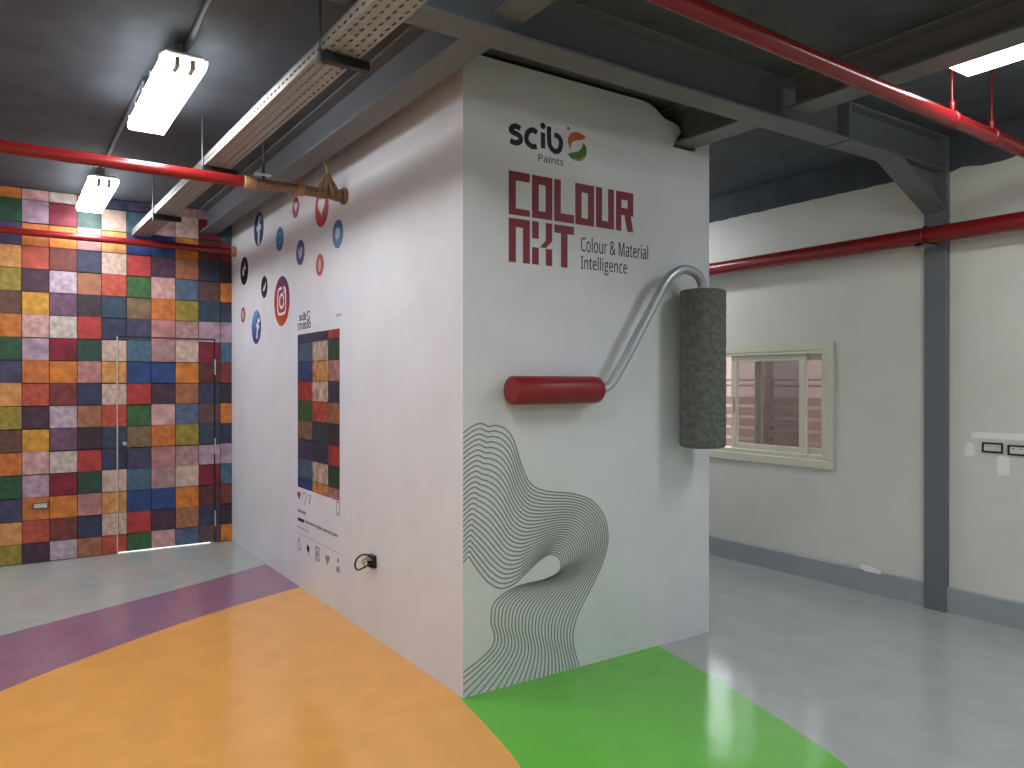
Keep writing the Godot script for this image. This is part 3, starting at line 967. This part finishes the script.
# ---- print on the front face
func front_print() -> void:
	var O := Vector3(0, 0, 0)
	var U := Vector3.RIGHT
	var V := Vector3.UP
	var ink: Material = mats.ink_vinyl
	var t := thing("wall_logo", "dark lettering with orange and green swirl at top of front face", "logo", Vector3(0.45, 2.8, 0))
	t.position = Vector3.ZERO
	for g in [GLYPH_S, GLYPH_C, GLYPH_I, GLYPH_B]:
		var st := tool()
		flat(st, stroke(smooth(g, 5) if g.size() > 2 else g, 0.0275), O, U, V, 0.0012)
		if g == GLYPH_I:
			flat(st, [disc(GLYPH_DOT[0], 0.0165)], O, U, V, 0.0012)
		obj("letter", st, ink, t)
	lettering("small_word", "Paints", Vector3(0.456, 2.7045, 0), U, V, 0.166, 0.037, ink, t)
	var st := tool()
	flat(st, [PackedVector2Array(smooth(EMBLEM_TOP, 2))], O, U, V, 0.0012)
	obj("swirl", st, mat("swirl_orange", Color(0.72, 0.35, 0.18), 0.5), t)
	st = tool()
	flat(st, [PackedVector2Array(smooth(EMBLEM_BOTTOM, 2))], O, U, V, 0.0012)
	obj("swirl", st, mat("swirl_green", Color(0.20, 0.45, 0.17), 0.5), t)
	st = tool()
	flat(st, stroke([EMBLEM_BOTTOM[3] + Vector2(-0.008, 0.004), EMBLEM_BOTTOM[4] + Vector2(-0.006, 0.006), EMBLEM_BOTTOM[5] + Vector2(0, 0.006), EMBLEM_BOTTOM[6] + Vector2(0, 0.006)], 0.008), O, U, V, 0.0016)
	obj("swirl_edge", st, mat("swirl_amber", Color(0.78, 0.45, 0.15), 0.5), t)
	st = tool()
	flat(st, [disc(EMBLEM_MARK[0], 0.009)], O, U, V, 0.0012)
	obj("mark", st, mat("swirl_teal", Color(0.25, 0.42, 0.40), 0.5), t)
	# two lines of heavy square letters
	t = thing("wall_lettering", "heavy square crimson capitals in two rows on the front face", "lettering", Vector3(0.27, 2.16, 0))
	t.position = Vector3.ZERO
	var a := 2.4045
	var b := 2.6275
	var s := 0.0437
	var hs := 0.0455
	var col := func(n: int) -> float: return 0.2695 + n * 0.1451
	var letters := []
	var x: float = col.call(0)
	letters.append([rect(x, a, x + s, b), rect(x + s, b - hs, x + 0.1315, b), rect(x + s, a, x + 0.1315, a + hs * 0.75)])
	for n in [1, 3]:
		x = col.call(n) - (0.002 if n == 3 else 0.0)
		letters.append([rect(x, a, x + s, b), rect(x + 0.1325 - s, a, x + 0.1325, b), rect(x + s, b - hs, x + 0.1325 - s, b), rect(x + s, a, x + 0.1325 - s, a + hs * 0.85)])
	x = col.call(2)
	letters.append([rect(x, a, x + s, b), rect(x + s, a, x + 0.1345, a + hs)])
	x = 0.8490
	letters.append([rect(x, a, x + s, b), rect(x + 0.1317 - s, a, x + 0.1317, b), rect(x + s, a, x + 0.1317 - s, a + hs * 0.9)])
	x = 0.9959
	letters.append([rect(x, a, x + 0.040, b), rect(x + 0.040, b - hs, x + 0.131, b), rect(x + 0.0877, 2.4945, x + 0.131, b - hs), rect(x + 0.040, 2.4945, x + 0.0877, 2.5365),
		PackedVector2Array([Vector2(x + 0.0637, 2.4945), Vector2(x + 0.0853, 2.405), Vector2(x + 0.131, 2.405), Vector2(x + 0.1125, 2.4945)])])
	var lo := 2.1625
	var hi := 2.387
	letters.append([rect(0.2695, lo, 0.3132, hi), rect(0.3577, lo, 0.4014, hi), rect(0.3132, 2.3435, 0.3577, hi)])
	letters.append([rect(0.4154, 2.297, 0.4582, hi), rect(0.4154, lo, 0.4582, 2.2515), rect(0.5044, lo, 0.5459, 2.2505),
		PackedVector2Array([Vector2(0.5044, hi), Vector2(0.5044, 2.2945), Vector2(0.4652, 2.2545), Vector2(0.5050, 2.2545), Vector2(0.5459, 2.294), Vector2(0.5459, hi)])])
	letters.append([rect(0.561, 2.3435, 0.6927, hi), rect(0.6056, lo, 0.6489, 2.3435)])
	for l in letters:
		st = tool()
		flat(st, l, O, U, V, 0.0012)
		obj("letter", st, mats.crimson_vinyl, t)
	t = thing("wall_caption", "two lines of thin dark text beside the crimson capitals", "lettering", Vector3(0.74, 2.16, 0))
	t.position = Vector3.ZERO
	lettering("caption_line", "Colour & Material", Vector3(0.7413, 2.2635, 0), U, V, 0.503, 0.0765, ink, t)
	lettering("caption_line", "Intelligence", Vector3(0.7413, 2.166, 0), U, V, 0.3377, 0.069, ink, t)
	# the flowing line drawing
	t = thing("wave_drawing", "flowing drawing of fine grey lines on the lower front face", "drawing", Vector3(0.3, 0.6, 0))
	t.position = Vector3.ZERO
	var outer := smooth(WAVE_OUTER, 10)
	var inner := smooth(WAVE_INNER, 10)
	var field := rect(0.001, 0.002, 1.7, 3.0)
	st = tool()
	var count := 26
	for k in count:
		var f := float(k) / (count - 1)
		var line := []
		for i in outer.size():
			line.append(outer[i].lerp(inner[i], f))
		for poly in stroke(line, 0.0075, false):
			flat(st, Geometry2D.intersect_polygons(poly, field), O + Vector3(0, 0, 0.0004), U, V, 0.0008)
	obj("wave_lines", st, mats.line_vinyl, t)

# ---- print on the left face
func sticker(label: String, z: float, y: float, r: float, color: Color, glyphs: Array, glyph_color := Color(0.86, 0.87, 0.89)) -> Node3D:
	var t := thing("round_sticker", label, "sticker", Vector3(0, y, z), "round app stickers on the left face")
	var st := tool()
	flat(st, [disc(Vector2.ZERO, r, -1.0, 48)], Vector3.ZERO, Vector3.BACK, Vector3.UP, 0.0012)
	obj("disc", st, mat("sticker_" + color.to_html(), color, 0.4), t)
	if glyphs.size():
		st = tool()
		for g in glyphs:
			var p := PackedVector2Array()
			for q in g:
				p.append(q * r)
			flat(st, [p], Vector3(-0.0010, 0, 0), Vector3.BACK, Vector3.UP, 0.0012)
		obj("symbol", st, mat("symbol_" + glyph_color.to_html(), glyph_color, 0.4), t)
	return t

func v2s(flat_list: Array) -> PackedVector2Array:
	var p := PackedVector2Array()
	for i in range(0, flat_list.size(), 2):
		p.append(Vector2(flat_list[i], flat_list[i + 1]))
	return p

func heart(c: Vector2, s: float) -> PackedVector2Array:
	var p := PackedVector2Array()
	for k in 40:
		var a := TAU * k / 40
		p.append(c + Vector2(16 * pow(sin(a), 3), 13 * cos(a) - 5 * cos(2 * a) - 2 * cos(3 * a) - cos(4 * a)) * s / 17.0)
	return p

func side_print() -> void:
	var f_shape := v2s([-0.16, -0.92, -0.16, -0.08, -0.42, -0.08, -0.42, 0.2, -0.16, 0.2, -0.12, 0.5, 0.02, 0.68, 0.25, 0.76, 0.5, 0.74, 0.5, 0.48, 0.28, 0.46, 0.17, 0.36, 0.16, 0.2, 0.48, 0.2, 0.42, -0.08, 0.16, -0.08, 0.16, -0.92])
	var bird := v2s([-0.5, -0.35, -0.2, -0.3, -0.5, 0.05, -0.4, 0.4, -0.05, 0.15, 0.1, 0.4, 0.4, 0.4, 0.55, 0.2, 0.4, -0.2, 0.05, -0.48])
	var white := Color(0.86, 0.87, 0.89)
	sticker("dark blue round sticker with a tall white letter f", -3.516, 2.887, 0.147, Color(0.13, 0.20, 0.45), [f_shape])
	sticker("small red round sticker with white heart, just under the pipe", -2.519, 2.881, 0.078, Color(0.68, 0.13, 0.17), [heart(Vector2(0.05, 0.12), 0.55)])
	sticker("large red round sticker with white heart, behind the pipe's end", -1.955, 2.775, 0.135, Color(0.72, 0.15, 0.17), [heart(Vector2(-0.03, 0.12), 0.56)])
	sticker("blue round sticker with a square speech outline, left group", -2.918, 2.706, 0.098, Color(0.11, 0.40, 0.62), stroke([Vector2(-0.38, -0.3), Vector2(-0.38, 0.42), Vector2(0.38, 0.42), Vector2(0.38, -0.3), Vector2(-0.3, -0.3)], 0.1), Color(0.35, 0.66, 0.76))
	sticker("blue round sticker with pale speech bubble, rightmost of the group", -1.651, 2.541, 0.095, Color(0.10, 0.32, 0.62), [v2s([-0.45, 0.0, -0.38, 0.32, -0.1, 0.46, 0.2, 0.46, 0.42, 0.25, 0.45, -0.02, 0.3, -0.28, 0.05, -0.36, -0.2, -0.52, -0.18, -0.34, -0.38, -0.22])], Color(0.62, 0.78, 0.86))
	sticker("dark blue round sticker with a small white bird-like mark", -2.414, 2.526, 0.095, Color(0.13, 0.19, 0.47), [bird], Color(0.66, 0.72, 0.86))
	sticker("large black round sticker with white note-like sign, near far corner", -3.99, 2.578, 0.13, Color(0.07, 0.075, 0.085), stroke([Vector2(0.05, 0.1), Vector2(-0.25, 0.25), Vector2(-0.42, 0.0), Vector2(-0.3, -0.28), Vector2(-0.05, -0.2), Vector2(0.1, 0.1), Vector2(0.12, 0.5), Vector2(0.25, 0.2), Vector2(0.5, 0.15)], 0.15), white)
	sticker("small black round sticker with a slanting white mark", -3.35, 2.363, 0.094, Color(0.07, 0.08, 0.08), [v2s([-0.4, -0.35, 0.05, -0.3, 0.45, 0.1, 0.5, 0.45, 0.15, 0.1, -0.1, 0.05])], white)
	sticker("small red round sticker with pale pin, right of the others", -1.995, 2.378, 0.078, Color(0.70, 0.20, 0.22), [disc(Vector2(0, -0.05), 0.36, 0.58)], Color(0.80, 0.62, 0.64))
	sticker("smallest red round sticker with pale middle, by the far corner", -4.03, 2.174, 0.073, Color(0.70, 0.20, 0.18), [disc(Vector2.ZERO, 0.42, 0.6)], Color(0.80, 0.70, 0.68))
	# the two stickers printed with blended colours
	blended_sticker("largest sticker, purple to orange with white rounded camera outline", -2.866, 2.20, 0.20, [Color(0.30, 0.16, 0.42), Color(0.56, 0.10, 0.32), Color(0.70, 0.16, 0.14), Color(0.78, 0.38, 0.12)], Vector2(-0.45, -1).normalized(), camera_outline())
	blended_sticker("pale to dark blue ball sticker with white letter f", -3.594, 2.035, 0.15, [Color(0.55, 0.68, 0.82), Color(0.30, 0.46, 0.70), Color(0.14, 0.26, 0.55), Color(0.10, 0.20, 0.46)], Vector2(0.5, -1).normalized(), [transformed(f_shape, 0.75, Vector2(0.28, -0.02), -0.25)])
	poster()

func transformed(p: PackedVector2Array, s: float, shift: Vector2, turn: float) -> PackedVector2Array:
	var r := PackedVector2Array()
	for q in p:
		r.append(q.rotated(turn) * s + shift)
	return r

func camera_outline() -> Array:
	var ring := []
	for k in 33:
		var a := PI / 2 + TAU * k / 33.0
		var c := Vector2(cos(a), sin(a))
		ring.append(Vector2(signf(c.x) * pow(absf(c.x), 0.45), signf(c.y) * pow(absf(c.y), 0.45)) * 0.52)
	var lens := []
	for k in 25:
		var a := TAU * k / 24.6
		lens.append(Vector2(cos(a), sin(a)) * 0.27)
	var r := stroke(ring, 0.11, false)
	r.append_array(stroke(lens, 0.11, false))
	r.append(disc(Vector2(0.33, 0.34), 0.07, -1.0, 12))
	return r

func blended_sticker(label: String, z: float, y: float, r: float, colors: Array, dir: Vector2, glyphs: Array) -> void:
	var t := thing("round_sticker", label, "sticker", Vector3(0, y, z), "round app stickers on the left face")
	var st := tool()
	st.set_smooth_group(-1)
	var blend := func(p: Vector2) -> Color:
		var f := clampf((p.dot(dir) + 1) / 2, 0, 0.999) * (colors.size() - 1)
		return colors[int(f)].lerp(colors[int(f) + 1], f - int(f)).srgb_to_linear()
	var rings := 8
	var sides := 40
	for i in rings:
		for k in sides:
			var c := []
			for e in [[i, k], [i + 1, k], [i + 1, k + 1], [i, k + 1]]:
				c.append(Vector2.from_angle(TAU * e[1] / sides) * (float(e[0]) / rings))
			for n in [0, 2, 1, 0, 3, 2]:
				st.set_color(blend.call(c[n]))
				st.add_vertex(Vector3(-0.0012, c[n].y * r, c[n].x * r))
	var m := mat("blended_vinyl", Color.WHITE, 0.4)
	m.vertex_color_use_as_albedo = true
	obj("disc", st, m, t)
	st = tool()
	for g in glyphs:
		var p := PackedVector2Array()
		for q in g:
			p.append(q * r)
		flat(st, [p], Vector3(-0.0013, 0, 0), Vector3.BACK, Vector3.UP, 0.0012)
	obj("symbol", st, mat("symbol_white", Color(0.88, 0.87, 0.88), 0.4), t)

func poster() -> void:
	var U := Vector3.BACK
	var V := Vector3.UP
	var t := thing("photo_poster", "tall white photo-frame poster with a picture of coloured blocks", "poster", Vector3(0, 0.3, -2.0))
	t.position = Vector3.ZERO
	var st := tool()
	flat(st, [rect(-2.64, 0.22, -1.42, 2.16)], Vector3.ZERO, U, V, 0.0012)
	obj("sheet", st, mottled(mat("poster_paper", Color(0.865, 0.865, 0.905), 0.5), mats.soft_mottle, 0.7), t)
	# the printed picture: the same blocks as on the far wall, as flat print
	var w := 171
	var h := 230
	var img := Image.create(w, h, false, Image.FORMAT_RGB8)
	var n := FastNoiseLite.new()
	n.seed = 21
	n.frequency = 0.05
	n.fractal_octaves = 4
	var cols: Array = [BLOCK_COLUMNS[7], BLOCK_COLUMNS[6], BLOCK_COLUMNS[5], BLOCK_COLUMNS[4]]
	var edges := [0.0, 0.375, 0.75, 1.01]
	for py in h:
		for px in w:
			var fx := (px + 0.5) / w
			var yy := 1.908 - (py + 0.5) / h * 1.152
			var r := floori((1.846 - yy) / 0.1443)
			var fr := (1.846 - yy) / 0.1443 - r
			var c := 0
			while c < 2 and fx > edges[c + 1]:
				c += 1
			var fc: float = (fx - edges[c]) / (edges[c + 1] - edges[c])
			var color: Color = BLOCK_COLORS[cols[c][posmod(r, 6)]]
			color = color * (0.86 + 0.3 * n.get_noise_2d(px, py))
			if fr < 0.04 or fc < 0.03:
				color = color * 0.45
			img.set_pixel(px, py, Color(color.r, color.g, color.b))
	var m := mat("printed_picture", Color.WHITE, 0.5)
	m.albedo_texture = ImageTexture.create_from_image(img)
	st = tool()
	st.set_smooth_group(-1)
	var z0 := -2.472
	var z1 := -1.615
	var corners := [[Vector3(-0.002, 0.756, z0), Vector2(0, 1)], [Vector3(-0.002, 0.756, z1), Vector2(1, 1)], [Vector3(-0.002, 1.908, z1), Vector2(1, 0)], [Vector3(-0.002, 1.908, z0), Vector2(0, 0)]]
	for k in [0, 2, 1, 0, 3, 2]:
		st.set_uv(corners[k][1])
		st.add_vertex(corners[k][0])
	obj("picture", st, m, t)
	var o := Vector3(-0.001, 0, 0)
	var ink: Material = mats.ink_vinyl
	lettering("title", "scib", o + Vector3(0, 2.008, -2.435), U, V, 0.155, 0.055, ink, t, true)
	lettering("title", "STUDIO", o + Vector3(0, 1.943, -2.472), U, V, 0.29, 0.048, ink, t, true)
	st = tool()
	flat(st, stroke([Vector2(-2.20, 2.062), Vector2(-2.235, 2.068), Vector2(-2.262, 2.048), Vector2(-2.255, 2.03)], 0.012), o, U, V, 0.0012)
	obj("swirl", st, mats.ink_vinyl, t)
	st = tool()
	flat(st, stroke([Vector2(-2.215, 2.038), Vector2(-2.208, 2.018), Vector2(-2.232, 2.0), Vector2(-2.258, 2.008)], 0.012), o, U, V, 0.0012)
	obj("swirl", st, mats.ink_vinyl, t)
	var grey := mat("grey_print", Color(0.52, 0.52, 0.55), 0.5)
	st = tool()
	for k in 3:
		flat(st, [disc(Vector2(-1.665 + k * 0.035, 1.997), 0.011, -1.0, 12)], o, U, V, 0.0012)
	obj("menu_dots", st, grey, t)
	st = tool()
	flat(st, [heart(Vector2(-2.445, 0.695), 0.038)], o, U, V, 0.0012)
	obj("heart", st, mat("heart_red", Color(0.62, 0.05, 0.10), 0.5), t)
	st = tool()
	flat(st, stroke([Vector2(-2.375, 0.67), Vector2(-2.36, 0.725), Vector2(-2.30, 0.725), Vector2(-2.285, 0.68), Vector2(-2.31, 0.66), Vector2(-2.33, 0.635)], 0.008), o, U, V, 0.0012)
	flat(st, stroke([Vector2(-2.235, 0.72), Vector2(-2.18, 0.72), Vector2(-2.21, 0.655), Vector2(-2.225, 0.705)], 0.008), o, U, V, 0.0012)
	obj("share_icons", st, grey, t)
	st = tool()
	flat(st, stroke([Vector2(-1.675, 0.665), Vector2(-1.675, 0.745), Vector2(-1.62, 0.745), Vector2(-1.62, 0.665)], 0.009), o, U, V, 0.0012)
	flat(st, stroke([Vector2(-1.672, 0.648), Vector2(-1.6475, 0.675), Vector2(-1.623, 0.648)], 0.009), o, U, V, 0.0012)
	obj("bookmark_icon", st, grey, t)
	# lines of print too small to read: rows of short bars, one for each word
	mat("faint_print", Color(0.66, 0.66, 0.69), 0.5)
	for l in [[-2.472, 0.566, 0.022, [0.07, 0.09], grey], [-2.472, 0.500, 0.024, [0.145], ink], [-2.30, 0.507, 0.020, [0.05, 0.10, 0.04, 0.12, 0.09, 0.06, 0.10], grey], [-2.472, 0.445, 0.016, [0.05, 0.09, 0.07], mats.faint_print]]:
		st = tool()
		var z: float = l[0]
		for word in l[3]:
			flat(st, [rect(z, l[1], z + word, l[1] + l[2])], o, U, V, 0.0012)
			z += word + 0.014
		obj("print_line", st, l[4], t)
	st = tool()
	flat(st, [rect(-2.54, 0.403, -1.56, 0.408)], o, U, V, 0.0012)
	obj("rule", st, mats.faint_print, t)
	# row of five small icons
	var icons := [
		[stroke([Vector2(-0.03, -0.04), Vector2(-0.03, 0.01), Vector2(0, 0.045), Vector2(0.03, 0.01), Vector2(0.03, -0.04), Vector2(-0.02, -0.04)], 0.012), grey],
		[stroke([Vector2(0.02, -0.03), Vector2(0.03, 0.01), Vector2(0.0, 0.03), Vector2(-0.03, 0.01), Vector2(-0.02, -0.02), Vector2(0.01, -0.025), Vector2(0.04, -0.05)], 0.009), mats.faint_print],
		[[rect(-0.041, -0.051, -0.029, 0.051), rect(0.029, -0.051, 0.041, 0.051), rect(-0.029, 0.039, 0.029, 0.051), rect(-0.029, -0.051, 0.029, -0.039)], grey],
		[[heart(Vector2.ZERO, 0.042)], grey],
		[[disc(Vector2(0, 0.03), 0.018, -1.0, 16), PackedVector2Array([Vector2(-0.03, -0.05), Vector2(0.03, -0.05), Vector2(0.022, -0.012), Vector2(-0.022, -0.012)])], grey]]
	for k in 5:
		st = tool()
		var polys := []
		for p in icons[k][0]:
			var q := PackedVector2Array()
			for e in p:
				q.append(e + Vector2(-2.44 + k * 0.198, 0.325))
			polys.append(q)
		flat(st, polys, o, U, V, 0.0012)
		obj("icon", st, icons[k][1], t)
	st = tool()
	flat(st, [rect(-2.44 + 0.396 - 0.008, 0.30, -2.44 + 0.396 + 0.008, 0.35), rect(-2.44 + 0.396 - 0.022, 0.318, -2.44 + 0.396 + 0.022, 0.332)], o, U, V, 0.0012)
	obj("icon", st, grey, t)

# ---- sockets and switches
func switch_frame(label: String, o: Vector3, u: Vector3, w: float, h: float, frame_color: Material, count: int) -> void:
	var t := thing("wall_switch", label, "switch", o, "")
	t.basis = Basis(u, Vector3.UP, u.cross(Vector3.UP))
	var st := tool()
	var b := h * 0.17
	chamfered(st, Vector3(-w / 2, -h / 2, 0), Vector3(w / 2, -h / 2 + b, 0.012), 0.002)
	chamfered(st, Vector3(-w / 2, h / 2 - b, 0), Vector3(w / 2, h / 2, 0.012), 0.002)
	chamfered(st, Vector3(-w / 2, -h / 2 + b, 0), Vector3(-w / 2 + b, h / 2 - b, 0.012), 0.002)
	chamfered(st, Vector3(w / 2 - b, -h / 2 + b, 0), Vector3(w / 2, h / 2 - b, 0.012), 0.002)
	obj("frame", st, frame_color, t)
	var iw := (w - 2 * b) / count
	for k in count:
		st = tool()
		var x := -w / 2 + b + k * iw
		chamfered(st, Vector3(x + 0.001, -h / 2 + b, 0), Vector3(x + iw - 0.001, h / 2 - b, 0.008), 0.001)
		var key := obj("key", st, mats.white_plastic, t)
		st = tool()
		box(st, Vector3(x + iw * 0.3, h * 0.10, 0.008), Vector3(x + iw * 0.7, h * 0.17, 0.0085))
		obj("mark", st, mat("switch_mark", Color(0.30, 0.30, 0.30), 0.5), key)

func small_fittings() -> void:
	var dark := mat("switch_dark", Color(0.16, 0.16, 0.155), 0.4)
	switch_frame("left one of two dark-framed switches right of the column", Vector3(RIGHT_WALL, 1.127, 0.901), Vector3.BACK, 0.125, 0.066, dark, 3)
	switch_frame("right one of two dark-framed switches, at the picture's edge", Vector3(RIGHT_WALL, 1.120, 1.065), Vector3.BACK, 0.15, 0.066, dark, 3)
	switch_frame("small white switch plate low on the coloured block wall", Vector3(-1.587, 0.49, BACK_WALL + 0.006), Vector3.RIGHT, 0.115, 0.055, mat("switch_grey", Color(0.34, 0.33, 0.33), 0.5), 3)
	# open wiring box with loose cable on the left face
	var t := thing("wiring_box", "open wiring box with loose black cable low on left face", "wiring box", Vector3(0, 0.468, -1.06))
	t.scale = Vector3(1, 0.88, 0.88)
	var st := tool()
	chamfered(st, Vector3(-0.030, -0.042, -0.042), Vector3(0.0, -0.036, 0.042), 0.001)
	chamfered(st, Vector3(-0.030, 0.036, -0.042), Vector3(0.0, 0.042, 0.042), 0.001)
	chamfered(st, Vector3(-0.030, -0.036, -0.042), Vector3(0.0, 0.036, -0.036), 0.001)
	chamfered(st, Vector3(-0.030, -0.036, 0.036), Vector3(0.0, 0.036, 0.042), 0.001)
	box(st, Vector3(-0.004, -0.036, -0.036), Vector3(0.0, 0.036, 0.036))
	obj("back_box", st, mat("box_black", Color(0.07, 0.065, 0.06), 0.5), t)
	st = tool()
	tube(st, smooth([Vector3(-0.006, 0.028, 0.0), Vector3(-0.045, 0.045, -0.02), Vector3(-0.06, 0.03, -0.075), Vector3(-0.068, -0.01, -0.13), Vector3(-0.07, -0.055, -0.145), Vector3(-0.065, -0.075, -0.11), Vector3(-0.05, -0.05, -0.05), Vector3(-0.03, -0.025, -0.01), Vector3(-0.006, -0.02, 0.005)], 6), 0.0065, 10)
	obj("cable", st, mat("cable_grey", Color(0.20, 0.19, 0.20), 0.5), t)
	for w in [[Vector3(-0.06, -0.005, -0.05), Color(0.72, 0.66, 0.40)], [Vector3(-0.055, 0.015, -0.035), Color(0.80, 0.74, 0.60)], [Vector3(-0.05, -0.02, -0.045), Color(0.66, 0.62, 0.34)]]:
		st = tool()
		tube(st, smooth([Vector3(-0.005, 0.0, 0.0), w[0] * 0.6 + Vector3(0, 0.015, 0), w[0], w[0] + Vector3(0.006, -0.015, -0.008)], 4), 0.005, 8)
		obj("wire", st, mat("wire_" + w[1].to_html(), w[1], 0.5), t)
